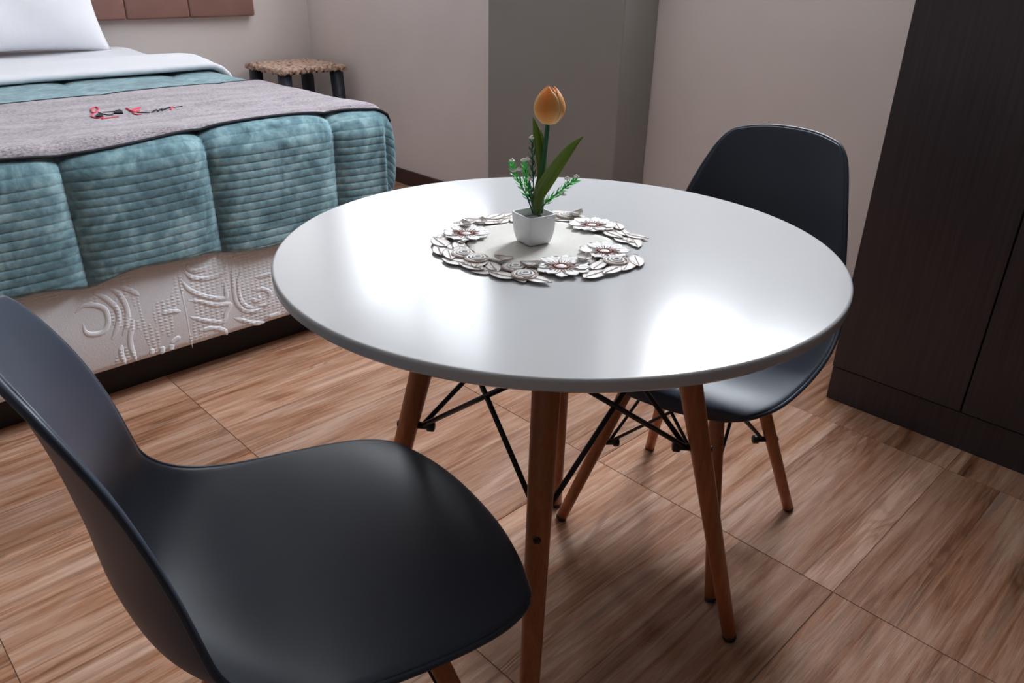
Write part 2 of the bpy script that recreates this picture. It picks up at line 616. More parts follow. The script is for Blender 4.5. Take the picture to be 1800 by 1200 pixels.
for k, (y0, y1, z0, z1) in enumerate(WINDOWS):
    bm = bmesh.new()
    fx0, fx1, t = XW + 0.05, XW + 0.09, 0.035
    ym = (y0 + y1) / 2
    box(bm, fx0, fx1, y0, y1, z0, z0 + t)
    box(bm, fx0, fx1, y0, y1, z1 - t, z1)
    for yy in (y0 + t / 2, ym, y1 - t / 2):
        box(bm, fx0, fx1, yy - t / 2, yy + t / 2, z0 + t, z1 - t)
    w = tag(from_bm('window_%d' % (k + 1), bm, M['alu']), ('wide window in the wall above the stool', 'smaller window between grey column and wardrobe')[k], kind='structure')
    for a, b in ((y0 + t, ym - t / 2), (ym + t / 2, y1 - t)):
        bm = bmesh.new()
        box(bm, XW + 0.067, XW + 0.071, a, b, z0 + t, z1 - t)
        from_bm('pane', bm, M['glass'], w)
    bm = bmesh.new()
    box(bm, XW - 0.01, XW + 0.05, y0 - 0.01, y1 + 0.01, z0 - 0.025, z0, 0.003, 1)
    from_bm('window_sill', bm, M['alu'], w)

# ------------------------------------------------------------------ wardrobe
WX, WY1, WY0, WZ = 1.18, 0.018, -0.984, 2.1
wd = tag(empty('wardrobe', (WX + 0.25, (WY0 + WY1) / 2, 0)), 'tall dark brown wooden wardrobe standing behind the far chair', 'wardrobe')


def part_bm(name, bm_, mat, parent, smooth=False):
    """mesh given in world coordinates, parented to an unrotated empty"""
    o_ = from_bm(name, bm_, mat, None, smooth)
    o_.parent = parent
    o_.location = -Vector(parent.location)
    return o_


bm = bmesh.new()
box(bm, WX + 0.02, XW - 0.016, WY0, WY1, 0.10, WZ)
part_bm('body', bm, M['wardrobe'], wd)
bm = bmesh.new()
box(bm, WX + 0.006, XW - 0.016, WY0, WY1, 0.0, 0.10, 0.001, 1)
part_bm('plinth', bm, M['wardrobe'], wd)
for k in range(3):
    a = WY1 - 0.334 * (k + 1)
    bm = bmesh.new()
    box(bm, WX, WX + 0.0195, a + 0.0018, a + 0.334 - (0.0018 if k else 0.0), 0.104, WZ - 0.004, 0.0012, 1)
    part_bm('door', bm, M['wardrobe'], wd)

# ------------------------------------------------------------------ bed
BX0, BX1, BY0, BY1 = -0.86, 0.57, 1.345, 3.40     # top of the mattress inside the rounded edge
ZT, RB = 0.672, 0.05


def drape(x, y, off):
    dx = max(0.0, x - BX1, BX0 - x)
    sx = 1 if x > BX1 else -1
    dy = max(0.0, BY0 - y)
    cx = min(max(x, BX0), BX1)
    cy = max(y, BY0)
    z = ZT + off
    if dx == 0 and dy == 0:
        return Vector((cx, cy, z))
    L = (dx ** 3 + dy ** 3) ** (1 / 3)
    h = math.hypot(dx, dy)
    nx, ny = sx * dx / h, -dy / h
    r = RB + off
    Lr = L * r / RB if L < RB * PI / 2 else r * PI / 2 + (L - RB * PI / 2)
    if Lr < r * PI / 2:
        a = Lr / r
        out, drop = r * math.sin(a), r * (1 - math.cos(a))
    else:
        out, drop = r, r + Lr - r * PI / 2
    # soft folds where the cloth turns round the corner
    if dx > 0 and dy > 0:
        ang = math.atan2(dx, dy)
        w = math.sin(2 * ang)
        out += 0.016 * w * math.sin(ang * 9.0) * min(1.0, drop / 0.12)
    return Vector((cx + nx * out, cy + ny * out, z - drop))


SEAMS = [-0.655, -0.305, 0.045, 0.425, 0.80]


def duvet_off(x, y, smooth=False):
    # puffed channels between lengthwise seams, crosswise fine ribs
    for a, b in zip([-1.3] + SEAMS, SEAMS + [1.15]):
        if a <= x <= b:
            f = abs(2 * (x - a) / (b - a) - 1)
            break
    else:
        f = 0
    puff = 0.022 * (1 - f ** 5.0) ** 0.8
    puff *= 1.0 if y < BY0 - 0.02 else max(0.55, 1 - (y - BY0 + 0.02) * 3.0)
    if smooth:
        return 0.006 + puff * 0.9 + 0.003 * math.sin(5.1 * x + 3 * y)
    u = (BY0 - y + 10.0) / 0.0215 + 0.10 * math.sin(7 * x) + 0.06 * math.sin(19 * x + 1.0)
    rib = 0.0036 * (abs(math.sin(PI * u)) ** 0.26 - 1)
    s = BY0 - y
    if s < -0.06:
        rib *= max(0.25, 1 + (s + 0.06) * 4)
    wob = 0.003 * math.sin(5.1 * x + 3 * y) + 0.0015 * math.sin(11 * x - 7 * y)
    return 0.006 + puff + rib + wob


def hem(x):
    base = 0.335 + 0.012 * math.sin(4.2 * x + 1.0) + 0.010 * math.sin(9 * x)
    base += 0.022 * math.exp(-((x + 0.30) / 0.07) ** 2) - 0.012 * math.exp(-((x - 0.02) / 0.07) ** 2)
    return base


xs = []
x = BX0 - 0.36
while x < BX1 + 0.36:
    xs.append(x)
    x += 0.0095
for s_ in SEAMS:
    xs += [s_ - 0.004, s_, s_ + 0.004]
xs = sorted(xs)
rows = []
vals = []
yv = 2.75
while yv > BY0 + 0.10:
    vals.append(yv)
    yv -= 0.02
nf = 340
for q in range(nf + 1):
    vals.append(BY0 + 0.10 - q * (0.10 + 1.0) / nf if False else ('f', q / nf))
for vv in vals:
    row = []
    for x in xs:
        if isinstance(vv, tuple):
            y = BY0 + 0.10 - vv[1] * (0.10 + hem(x))
            e = max(0.0, (vv[1] - 0.965) / 0.035)
            off = duvet_off(x, y) * (1 - 0.75 * e * e)
        else:
            y = vv
            off = duvet_off(x, y)
        row.append(drape(x, y, off))
    rows.append(row)
duv = link('comforter', grid_mesh('comforter', rows), M['duvet'], None, True)
solidify(duv, 0.012, 1.0)
duv.modifiers['solid'].offset = 1.0
tag(duv, 'teal ribbed velvet comforter draped over the foot of the bed', 'comforter')

# bed base (fabric covered box) with raised scrolls
FX = 1.298                                                  # y of the front of the base
bed = tag(empty('bed', (-0.14, 2.35, 0)), 'bed with white quilted base on a black plinth under the comforter', 'bed')
bm = bmesh.new()
box(bm, -0.90, 0.605, FX, 3.40, 0.108, 0.40, 0.022, 3)
base_o = part_bm('box_spring', bm, M['damask'], bed, True)
bm = bmesh.new()
box(bm, BX0, BX1, BY0 + 0.005, BY1, 0.402, ZT - 0.012, 0.04, 4)
part_bm('mattress', bm, M['sheet'], bed, True)
bm = bmesh.new()
box(bm, -0.84, 0.55, 1.388, 3.38, 0.0, 0.1075)
part_bm('plinth', bm, M['bed_dark'], bed)


def scroll(pts, r=0.0045):
    """raised stitched cord on the base front; pts in (x, z)"""
    b_ = bmesh.new()
    P = catmull([list(p) for p in pts], len(pts) * 8)
    n_ = len(P) - 1
    tube(b_, [(p_[0], FX + 0.0005, p_[1]) for p_ in P], [r * max(0.2, min(1.0, 5 * k / n_, 5 * (1 - k / n_)) ** 0.6) for k in range(n_ + 1)], 8)
    for v in b_.verts:
        v.co.y = FX + (v.co.y - FX) * 0.26
    o_ = part_bm('raised_scroll', b_, M['damask'], bed, True)
    return o_


def spiral(cx, cz, r0, turns, a0, tail, d=1):
    pts = []
    n = int(turns * 10)
    for k in range(n + 1):
        t = k / n
        a = a0 + d * t * turns * 2 * PI
        r = 0.006 + (r0 - 0.006) * t
        pts.append((cx + r * math.cos(a), cz + r * math.sin(a)))
    return pts + tail


def px_face(px, py):
    d = ray(px, py)
    q = CAM + d * ((FX - CAM.y) / d.y)
    return (q.x, q.z)


def pts_px(*pp):
    return [px_face(*q) for q in pp]


for pp in (
    # left spiral and the waves beside it
    [(146, 569), (150, 583), (162, 588), (182, 583), (190, 566), (185, 545), (168, 537), (146, 538), (132, 550)],
    [(160, 514), (188, 526), (207, 548), (206, 575), (196, 597)],
    [(190, 505), (210, 518), (222, 540), (224, 566), (215, 590)],
    [(208, 502), (228, 510), (246, 520)],
    [(236, 562), (229, 590), (231, 612), (240, 634)],
    [(214, 606), (213, 622), (221, 640)],
    [(283, 552), (300, 548), (318, 547)],
    [(268, 612), (266, 624)], [(286, 608), (285, 622)], [(302, 604), (301, 616)], [(318, 592), (308, 597), (300, 606)],
    # middle fan
    [(318, 492), (330, 507), (350, 518), (375, 524), (396, 524), (397, 510), (394, 493)],
    [(330, 528), (352, 530), (378, 536), (404, 535), (398, 550), (393, 565), (370, 565), (345, 560), (332, 556)],
    [(322, 473), (335, 487), (354, 490), (376, 487), (394, 476), (398, 460)],
    [(332, 462), (330, 471), (340, 476), (356, 474), (368, 464)],
    # right spiral
    [(411, 448), (409, 478), (411, 510), (416, 532), (430, 546), (448, 547), (462, 541)],
    [(424, 470), (419, 500), (421, 522), (432, 538), (448, 541)],
    [(441, 524), (449, 529), (456, 525), (454, 519)],
    [(446, 512), (462, 508), (474, 514), (474, 527), (466, 536), (452, 536)],
    [(449, 488), (465, 484), (478, 480)],
    [(411, 559), (430, 564), (448, 568), (466, 566)],
    [(350, 582), (372, 577), (392, 580), (400, 588)],
    [(470, 556), (482, 554), (492, 550)],
    # far left
    [(6, 640), (14, 650), (16, 668), (8, 684)],
):
    scroll(pts_px(*pp), 0.0075)
# corner seam of the cover
scroll(pts_px((311, 470), (316, 500), (323, 530), (329, 560), (334, 590), (339, 612)), 0.0022)

# grey runner across the bed
def wave_y(x):
    return 0.012 * math.sin(3.3 * x + 0.4) + 0.008 * math.sin(8 * x)


RN0, RN1 = 1.318, 2.02


def run_off(x, y):
    k = [duvet_off(x + d, y, True) for d in (-0.03, -0.015, 0, 0.015, 0.03)]
    return max(k) + 0.0085 + 0.001 * math.sin(23 * y)


rows, trim_n, trim_f = [], [], []
nx = 130
for j in range(29):
    row = []
    for i in range(nx + 1):
        x = (BX0 - 0.30) + i / nx * (BX1 + 0.345 - (BX0 - 0.30))
        y = RN0 + (RN1 - RN0) * j / 28 + wave_y(x) * (1 - j / 28) + (-0.05 * max(0, x - 0.5) * (1 - j / 28))
        o_ = run_off(x, y)
        row.append(drape(x, y, o_))
    rows.append(row)
run = link('bed_runner', grid_mesh('bed_runner', rows), M['runner'], None, True)
solidify(run, 0.004, -1.0)
tag(run, 'pinkish grey knitted bed runner with dark edging across the comforter', 'bed runner')
for nm, row in (('edge_binding', rows[0]), ('edge_binding', rows[-1]), ('edge_binding', [r[-1] for r in rows])):
    bm = bmesh.new()
    tube(bm, [p - Vector((0, 0, 0.001)) for p in row], 0.0036, 6)
    from_bm(nm, bm, M['dark_trim'], run, True)


def run_pt(px, py, lift=0.0012):
    q = on_z(px, py, ZT + 0.028)
    return Vector((q.x, q.y, drape(q.x, q.y, run_off(q.x, q.y)).z + lift))


def stitch(pp, mat, r):
    b_ = bmesh.new()
    P = catmull([list(run_pt(*q)) for q in pp], len(pp) * 5)
    tube(b_, P, r * 0.62, 6)
    from_bm('embroidery_stitch', b_, mat, run, True)


for pp, mt, r in (
    ([(160, 190), (166, 186), (172, 188), (170, 194), (162, 196), (160, 190)], 'red_thread', 0.004),
    ([(163, 198), (160, 202), (170, 205), (182, 203)], 'red_thread', 0.003),
    ([(178, 206), (192, 204), (208, 202)], 'red_thread', 0.003),
    ([(222, 188), (230, 192), (238, 188), (246, 186)], 'red_thread', 0.005),
    ([(228, 192), (236, 194), (244, 190)], 'red_thread', 0.005),
    ([(232, 196), (240, 198), (248, 197)], 'red_thread', 0.003),
    ([(172, 195), (186, 199), (198, 199)], 'black_thread', 0.002),
    ([(180, 195), (194, 194), (204, 193)], 'black_thread', 0.002),
    ([(240, 194), (252, 194), (262, 193)], 'black_thread', 0.003),
    ([(266, 193), (271, 191), (275, 190)], 'black_thread', 0.004),
    ([(276, 192), (281, 190), (285, 189)], 'black_thread', 0.004),
    ([(284, 191), (291, 189), (299, 187)], 'black_thread', 0.005),
    ([(299, 190), (302, 188), (303, 186)], 'red_thread', 0.004),
    ([(302, 187), (310, 186), (320, 185)], 'black_thread', 0.0018),
):
    stitch(pp, M[mt], r)
for pp in ([(168, 203), (170, 199), (177, 198), (181, 201), (180, 203)], [(200, 197), (203, 193), (210, 191), (215, 194), (216, 197)]):
    bm = bmesh.new()
    top = [bm.verts.new(run_pt(*q, 0.004)) for q in pp]
    bot = [bm.verts.new(run_pt(*q, -0.002)) for q in pp]
    bm.faces.new(top)
    for i in range(len(pp)):
        j = (i + 1) % len(pp)
        bm.faces.new((top[i], top[j], bot[j], bot[i]))
    from_bm('embroidery_patch', bm, M['black_thread'], run)

# folded white sheet
rows = []
for j in range(40):
    v = j / 39
    row = []
    for i in range(111):
        x = (BX0 - 0.25) + i / 110 * (BX1 + 0.24 - (BX0 - 0.25))
        wv = 0.010 * math.sin(4 * x + 0.6) + 0.006 * math.sin(9 * x + 2)
        if v < 0.28:   # rolled front of the fold
            a = v / 0.28 * PI
            y = 2.40 + wv - 0.020 * math.sin(a)
            off = 0.026 + 0.018 * (1 - math.cos(a)) * 0.75
        else:
            t = (v - 0.28) / 0.72
            y = 2.40 + wv + t * 0.98
            off = 0.053 - 0.024 * min(1, max(0, (t - 0.30) / 0.30)) + 0.003 * math.sin(6 * x + 9 * y) + 0.003 * math.sin(17 * y + 3 * x) + 0.010 * math.sin(PI * min(1, t * 2.2)) ** 2
        row.append(drape(x, y, off))
    rows.append(row)
sh = link('folded_sheet', grid_mesh('folded_sheet', rows), M['sheet'], None, True)
solidify(sh, 0.004, -1.0)
tag(sh, 'white bed sheet folded back over the teal comforter', 'sheet')


def pillow(name, cx, cy, cz, w, h, t, tilt, rz, label):
    rows_ = []
    n = 36
    me_v, faces = [], []
    for side in (1, -1):
        for j in range(n + 1):
            for i in range(n + 1):
                u, v = 2 * i / n - 1, 2 * j / n - 1
                fx = 1 - 0.10 * (1 - abs(v) ** 2.2) * abs(u) ** 2
                fz = 1 - 0.10 * (1 - abs(u) ** 2.2) * abs(v) ** 2
                th = t / 2 * ((1 - abs(u) ** 3.2) * (1 - abs(v) ** 3.2)) ** 0.55
                th += 0.004 * math.sin(7 * u + 4 * v) * (1 - u * u) * (1 - v * v) + 0.003 * math.sin(13 * v - 5 * u) * (1 - u * u) * (1 - v * v)
                me_v.append((u * w / 2 * fx, side * th, v * h / 2 * fz))
    N = (n + 1) ** 2
    for s_, base_i in ((1, 0), (-1, N)):
        for j in range(n):
            for i in range(n):
                q = (base_i + j * (n + 1) + i, base_i + j * (n + 1) + i + 1, base_i + (j + 1) * (n + 1) + i + 1, base_i + (j + 1) * (n + 1) + i)
                faces.append(q if s_ < 0 else q[::-1])
    me_ = bpy.data.meshes.new(name)
    me_.from_pydata(me_v, [], faces)
    b_ = bmesh.new()
    b_.from_mesh(me_)
    bmesh.ops.remove_doubles(b_, verts=b_.verts, dist=0.0004)
    b_.to_mesh(me_)
    b_.free()
    o_ = link(name, me_, M['pillow'], None, True)
    o_.location = (cx, cy, cz)
    o_.rotation_euler = (tilt, 0, rz)
    return tag(o_, label, 'pillow')


pillow('pillow', 0.135, 3.30, 0.953, 0.74, 0.52, 0.17, -0.16, 0.03, 'white pillow leaning upright against the brown headboard')

# headboard
hb = tag(empty('headboard', (-0.05, 3.50, 0.81)), 'brown leatherette panelled headboard mounted on the back wall', 'headboard')
edges = [1.345, 0.989, 0.676]
while edges[-1] > -1.40:
    edges.append(edges[-1] - 0.3125)
bm = bmesh.new()
box(bm, edges[-1] + 0.01, 1.335, 3.5195, 3.5295, 0.82, 1.49)
part_bm('backing_board', bm, M['headboard'], hb)
for a, b in zip(edges[1:], edges):
    bm = bmesh.new()
    box(bm, a + 0.0008, b - 0.0008, 3.487, 3.5195, 0.812, 1.50, 0.010, 3)
    part_bm('panel', bm, M['headboard'], hb, True)

# ------------------------------------------------------------------ stool with crochet cover
SZ = 0.572
sc_, sr = Vector((1.435, 3.275, 0)), 0.185
st = tag(empty('stool', sc_), 'dark four-legged plastic stool standing in the corner beside the bed', 'stool')
for sx in (-1, 1):
    for sy in (-1, 1):
        bm = bmesh.new()
        bx, by = sc_.x + sx * (sr - 0.03), sc_.y + sy * (sr - 0.03)
        fx_, fy_ = bx + sx * 0.02, by + sy * 0.02
        vs = []
        for (cx, cy, z, hw) in ((fx_, fy_, 0.0, 0.022), (bx, by, SZ - 0.02, 0.028)):
            vs.append([bm.verts.new((cx + i * hw, cy + j * hw, z)) for i, j in ((-1, -1), (1, -1), (1, 1), (-1, 1))])
        for k in range(4):
            bm.faces.new((vs[0][k], vs[0][(k + 1) % 4], vs[1][(k + 1) % 4], vs[1][k]))
        bm.faces.new(vs[0])
        bm.faces.new(vs[1])
        bmesh.ops.bevel(bm, geom=list(bm.edges), offset=0.004, segments=2, affect='EDGES')
        part_bm('leg', bm, M['stool_leg'], st, True)
bm = bmesh.new()
box(bm, sc_.x - sr, sc_.x + sr, sc_.y - sr, sc_.y + sr, SZ - 0.022, SZ - 0.002, 0.006, 2)
part_bm('seat', bm, M['stool_leg'], st)
rows = []
n = 60
for j in range(n + 1):
    row = []
    for i in range(n + 1):
        u, v = 2 * i / n - 1, 2 * j / n - 1
        mx = max(abs(u), abs(v))
        e = max(0, (mx - 0.90) / 0.10)
        s_ = 0.9 if mx < 1 else 1
        q = sr + 0.006
        px_, py_ = u / 0.90 * q, v / 0.90 * q
        px_, py_ = max(-q, min(q, px_)), max(-q, min(q, py_))
        ruff = 0.006 * math.sin(26 * (u + v * 1.3)) * (0.3 + e)
        z = SZ + 0.004 + 0.0035 * math.sin(31 * u + 3) * math.sin(27 * v) - e * (0.020 + 0.006 * math.sin(40 * (u - v))) 
        row.append(Vector((sc_.x + px_ + (ruff if abs(u) > abs(v) else 0), sc_.y + py_ + (ruff if abs(v) >= abs(u) else 0), z)))
    rows.append(row)
cv = link('stool_cover', grid_mesh('stool_cover', rows), M['lace'], None, True)
solidify(cv, 0.005, 1.0)
tag(cv, 'beige crocheted cover lying over the seat of the corner stool', 'stool cover')

# ------------------------------------------------------------------ table
TZ = 0.73
tb = tag(empty('dining_table', (0, 0, 0)), 'round white dining table with four splayed beech legs and black rods', 'table')
bm = bmesh.new()
R, T, rb = 0.40, 0.0175, 0.004
prof = [(0, TZ - T), (R - 0.006, TZ - T)]
prof += [(R - 0.003, TZ - T + 0.001), (R, TZ - T + 0.004), (R, TZ - rb)]
prof += [(R - rb + rb * math.cos(a), TZ - rb + rb * math.sin(a)) for a in (PI / 8, PI / 4, 3 * PI / 8, PI / 2 - 0.08)]
prof += [(R - 0.0042, TZ), (R - 0.006, TZ), (R - 0.03, TZ), (0, TZ)]
lathe(bm, prof, 160)
top = from_bm('tabletop', bm, [M['white_top']], tb, True)
top.modifiers.new('es', 'EDGE_SPLIT').split_angle = math.radians(32)
bm = bmesh.new()
box(bm, -0.11, 0.11, -0.11, 0.11, TZ - T - 0.012, TZ - T - 0.0005, 0.003, 1)
pl = from_bm('mounting_plate', bm, M['black_metal'], tb)
pl.rotation_euler = (0, 0, 0.681 + PI / 4)


def leg_mesh(bm_, a, b, ra, rb_, seg=16):
    n_ = 8
    tube(bm_, [a.lerp(b, k / n_) for k in range(n_ + 1)], [ra + (rb_ - ra) * k / n_ for k in range(n_ + 1)], seg)


def base_frame(parent, tops, feet, r_top, r_foot, zb, rod_r, foot_h, zh):
    """four tapered legs with rubber feet and crossed rods between neighbours"""
    n_ = len(tops)
    low = []
    cen = sum(tops, Vector()) / n_
    for a, b in zip(tops, feet):
        bm_ = bmesh.new()
        d = (a - b)
        s_ = b + d * (foot_h / d.z)
        leg_mesh(bm_, a, s_, r_top, r_foot)
        lg = from_bm('leg', bm_, M['beech'], parent, True)
        bm_ = bmesh.new()
        tube(bm_, [b, b + d * (0.4 * foot_h / d.z), s_], [r_foot * 0.86, r_foot * 1.02, r_foot * 1.02], 16)
        from_bm('foot_cap', bm_, M['rubber'], lg, True)
        p_ = b + d * (zb / d.z)
        inw = Vector((cen.x - p_.x, cen.y - p_.y, 0)).normalized()
        r_here = r_foot + (r_top - r_foot) * zb / d.z
        low.append((p_ + inw * (r_here + rod_r * 1.6), p_, inw, r_here))
        bm_ = bmesh.new()
        tube(bm_, [p_ - inw * (r_here + 0.0012), p_ - inw * (r_here - 0.003)], [0.0052, 0.0062], 12)
        from_bm('bolt', bm_, M['black_metal'], lg, True)
        bm_ = bmesh.new()
        q0 = p_ + inw * (r_here - 0.002)
        tube(bm_, [q0, p_ + inw * (r_here + 0.014), p_ + inw * (r_here + 0.016), p_ + inw * (r_here + 0.026), p_ + inw * (r_here + 0.028)], [0.006, 0.006, 0.0095, 0.0095, 0.006], 12)
        from_bm('nut', bm_, M['black_metal'], lg, True)
    for i in range(n_):
        for j in ((i + 1) % n_, (i - 1) % n_):
            lo_ = low[i][0]
            hi = feet[j] + (tops[j] - feet[j]) * (zh / tops[j].z)
            hi += Vector((cen.x - hi.x, cen.y - hi.y, 0)).normalized() * (r_top * 0.9)
            bm_ = bmesh.new()
            tube(bm_, [lo_, hi], rod_r, 8)
            from_bm('brace_rod', bm_, M['black_metal'], parent, True)


ph = 0.681
tops = [Vector((0.1615 * math.cos(ph + k * PI / 2), 0.1615 * math.sin(ph + k * PI / 2) - 0.005, TZ - T - 0.0005)) for k in range(4)]
feet = [Vector((0.341 * math.cos(ph + k * PI / 2), 0.341 * math.sin(ph + k * PI / 2) - 0.005, 0.0)) for k in range(4)]
base_frame(tb, tops, feet, 0.0205, 0.0125, 0.405, 0.0042, 0.012, 0.62)

# ------------------------------------------------------------------ chairs
SHELL = [
    [0.233, 0.4019, 0.1539, -0.037, -0.0012],
    [0.2151, 0.4246, 0.1917, -0.0269, -0.0093],
    [0.1506, 0.4344, 0.2194, -0.0161, -0.0115],
    [0.0572, 0.4302, 0.2276, -0.0102, 0.0002],
    [-0.0479, 0.4216, 0.2259, -0.0024, 0.0206],
    [-0.132, 0.4211, 0.2193, 0.0144, 0.0457],
    [-0.1988, 0.4516, 0.2083, 0.0415, 0.0552],
    [-0.2254, 0.5214, 0.1944, 0.0561, 0.0322],
    [-0.2342, 0.6078, 0.1809, 0.0521, 0.0082],
    [-0.2465, 0.6944, 0.1587, 0.0404, 0.0005],
    [-0.2641, 0.771, 0.1338, 0.0263, -0.0076],
    [-0.2748, 0.8072, 0.112, 0.0199, -0.0162],
]


def shell_mesh():
    prof_ = catmull(SHELL, 60)
    rows_ = []
    nt = 35
    for (x_, z_, w_, ex, ez) in prof_:
        row_ = []
        for k in range(nt):
            t_ = -1 + 2 * k / (nt - 1)
            g = abs(t_) ** 2.4
            row_.append(Vector((x_ + ex * g, w_ * t_, z_ + ez * g)))
        rows_.append(row_)
    return grid_mesh('seat_shell', rows_), rows_


def make_chair(loc, rz, label):
    ch = tag(empty('shell_chair', loc, rz), label, 'chair', 'grey shell chairs at the round table')
    sm, rows_ = shell_mesh()
    s_ = link('seat_shell', sm, M['plastic'], ch, True)
    solidify(s_, 0.0065, 1.0, 1)
    loop = [r_[0] for r_ in rows_] + rows_[-1][1:-1] + [r_[-1] for r_ in rows_][::-1] + rows_[0][1:-1][::-1]
    for _ in range(3):
        loop = [loop[k - 1] * 0.25 + loop[k] * 0.5 + loop[(k + 1) % len(loop)] * 0.25 for k in range(len(loop))]
    bm_ = bmesh.new()
    tube(bm_, loop + [loop[0], loop[1]], 0.0043, 10, False)
    from_bm('edge_rim', bm_, M['plastic'], s_, True)
    bm_ = bmesh.new()
    box(bm_, -0.085, 0.09, -0.095, 0.095, 0.399, 0.405, 0.002, 1)
    from_bm('mounting_plate', bm_, M['black_metal'], ch)
    tp = [Vector((0.003 + 0.069 * a, 0.080 * b, 0.399)) for a, b in ((1, 1), (-1, 1), (-1, -1), (1, -1))]
    ft = [Vector((0.003 + 0.185 * a, 0.182 * b, 0.0)) for a, b in ((1, 1), (-1, 1), (-1, -1), (1, -1))]
    base_frame(ch, tp, ft, 0.0150, 0.0115, 0.195, 0.0034, 0.008, 0.375)
    return ch


make_chair((-0.4365, -0.0165, 0), -0.202, 'charcoal shell chair in the foreground facing the table, nearest the bed')
make_chair((0.4397, 0.0051, 0), PI + 0.092, 'charcoal shell chair tucked under the far side of the table beside the wardrobe')

# ------------------------------------------------------------------ doily
DC = Vector((-0.016, 0.020, TZ))
rnd = random.Random(5)
doily = tag(empty('doily', DC), 'cream embroidered doily with flower border under the flower pot', 'doily')


def lift(x_, y_):
    r = math.hypot(x_, y_)
    a = math.atan2(y_, x_)
    e = max(0.0, (r - 0.085) / 0.07)
    return 0.0012 + e * (0.0008 + 0.0010 * math.sin(3 * a + 0.6) + 0.0005 * math.sin(7 * a))


bm = bmesh.new()
prev = None
N = 96
cv0 = bm.verts.new((0, 0, 0.0012))
for q in range(1, 11):
    ring = []
    for k in range(N):
        a = 2 * PI * k / N
        r = (0.106 + 0.006 * math.sin(5 * a) + 0.004 * math.sin(11 * a + 1)) * q / 10
        ring.append(bm.verts.new((r * math.cos(a), r * math.sin(a), lift(r * math.cos(a), r * math.sin(a)))))
    for k in range(N):
        if prev is None:
            bm.faces.new((cv0, ring[k], ring[(k + 1) % N]))
        else:
            bm.faces.new((prev[k], ring[k], ring[(k + 1) % N], prev[(k + 1) % N]))
    prev = ring
o = from_bm('cloth', bm, M['cream'], doily, True)
solidify(o, 0.0008, 0.0)


def border_leaf(cx, cy, ang, ln, wd_, curl, z0, veins=True):
    """pointed leaf with a stitched taupe rim, cupped upward"""
    b_ = bmesh.new()
    n_ = 9
    L = []
    for k in range(n_):
        t_ = k / (n_ - 1)
        w_ = wd_ * math.sin(PI * t_ ** 0.85) ** 0.8 * 0.5
        row_ = []
        for u in (-1, -0.85, -0.4, 0, 0.4, 0.85, 1):
            lx_, ly_ = (t_ - 0.5) * ln, u * w_
            z_ = curl * (u * u * 0.7 + (2 * t_ - 1) ** 2 * 0.6)
            if abs(u) > 0.9:
                z_ += 0.0003
            row_.append(b_.verts.new((cx + lx_ * math.cos(ang) - ly_ * math.sin(ang), cy + lx_ * math.sin(ang) + ly_ * math.cos(ang), z0 + z_)))
        L.append(row_)
    for a_, c_ in zip(L, L[1:]):
        for k in range(6):
            f_ = b_.faces.new((a_[k], a_[k + 1], c_[k + 1], c_[k]))
            f_.material_index = 1 if k in (0, 5) else (1 if (veins and k in (2,) and False) else 0)
    bmesh.ops.remove_doubles(b_, verts=b_.verts, dist=0.0002)
    me_ = bpy.data.meshes.new('border_leaf')
    b_.to_mesh(me_)
    b_.free()
    o_ = link('border_leaf', me_, [M['white_thread'], M['taupe_thread']], doily, True)
    solidify(o_, 0.0006, 1.0)
    bm2 = bmesh.new()
    tube(bm2, [(cx + (t_ - 0.5) * ln * math.cos(ang), cy + (t_ - 0.5) * ln * math.sin(ang), z0 + curl * (2 * t_ - 1) ** 2 * 0.6 + 0.0007) for t_ in (0.12, 0.3, 0.5, 0.7, 0.9)], 0.0005, 5)
    from_bm('leaf_vein', bm2, M['taupe_thread'], o_, True)


def daisy(cx, cy, r, z0, tilt):
    root = None
    b_ = bmesh.new()
    lathe(b_, [(r * 0.21, z0 + 0.0010), (r * 0.29, z0 + 0.0010), (r * 0.31, z0 + 0.0026), (r * 0.26, z0 + 0.0032), (r * 0.21, z0 + 0.0026), (r * 0.21, z0 + 0.0010)], 24, (cx, cy))
    root = from_bm('flower_centre', b_, M['brown_thread'], doily, True)
    b_ = bmesh.new()
    lathe(b_, [(r * 0.215, z0 + 0.0012), (r * 0.18, z0 + 0.0024), (0, z0 + 0.0028)], 20, (cx, cy))
    from_bm('flower_button', b_, M['white_thread'], root, True)
    b_ = bmesh.new()
    for k in range(26):
        a = 2 * PI * k / 26
        tube(b_, [(cx + r * 0.30 * math.cos(a), cy + r * 0.30 * math.sin(a), z0 + 0.0024), (cx + r * (0.55 + 0.1 * (k % 2)) * math.cos(a), cy + r * (0.55 + 0.1 * (k % 2)) * math.sin(a), z0 + 0.0026)], 0.0005, 4)
    from_bm('centre_stitches', b_, M['brown_thread'], root)
    npt = 13
    for k in range(npt):
        a = 2 * PI * (k + 0.3 * rnd.random()) / npt
        b_ = bmesh.new()
        L = []
        ln = r * (0.76 + 0.12 * rnd.random())
        for q in range(7):
            t_ = q / 6
            w_ = r * 0.23 * (0.45 + 0.55 * math.sin(PI * min(1, t_ * 0.62 + 0.12))) * (1 if t_ < 0.8 else (1 - ((t_ - 0.8) / 0.2) ** 2 * 0.75))
            rr = r * 0.24 + ln * t_
            row_ = []
            for u in (-1, -0.5, 0, 0.5, 1):
                z_ = z0 + 0.0006 + 0.0009 * (k % 2) + 0.0016 * t_ * t_ + 0.0012 * u * u * t_
                row_.append(b_.verts.new((cx + rr * math.cos(a) - u * w_ * math.sin(a), cy + rr * math.sin(a) + u * w_ * math.cos(a), z_)))
            L.append(row_)
        for a_, c_ in zip(L, L[1:]):
            for i in range(4):
                b_.faces.new((a_[i], a_[i + 1], c_[i + 1], c_[i]))
        o_ = from_bm('flower_petal', b_, M['white_thread'], root, True)
        solidify(o_, 0.0007, 1.0)


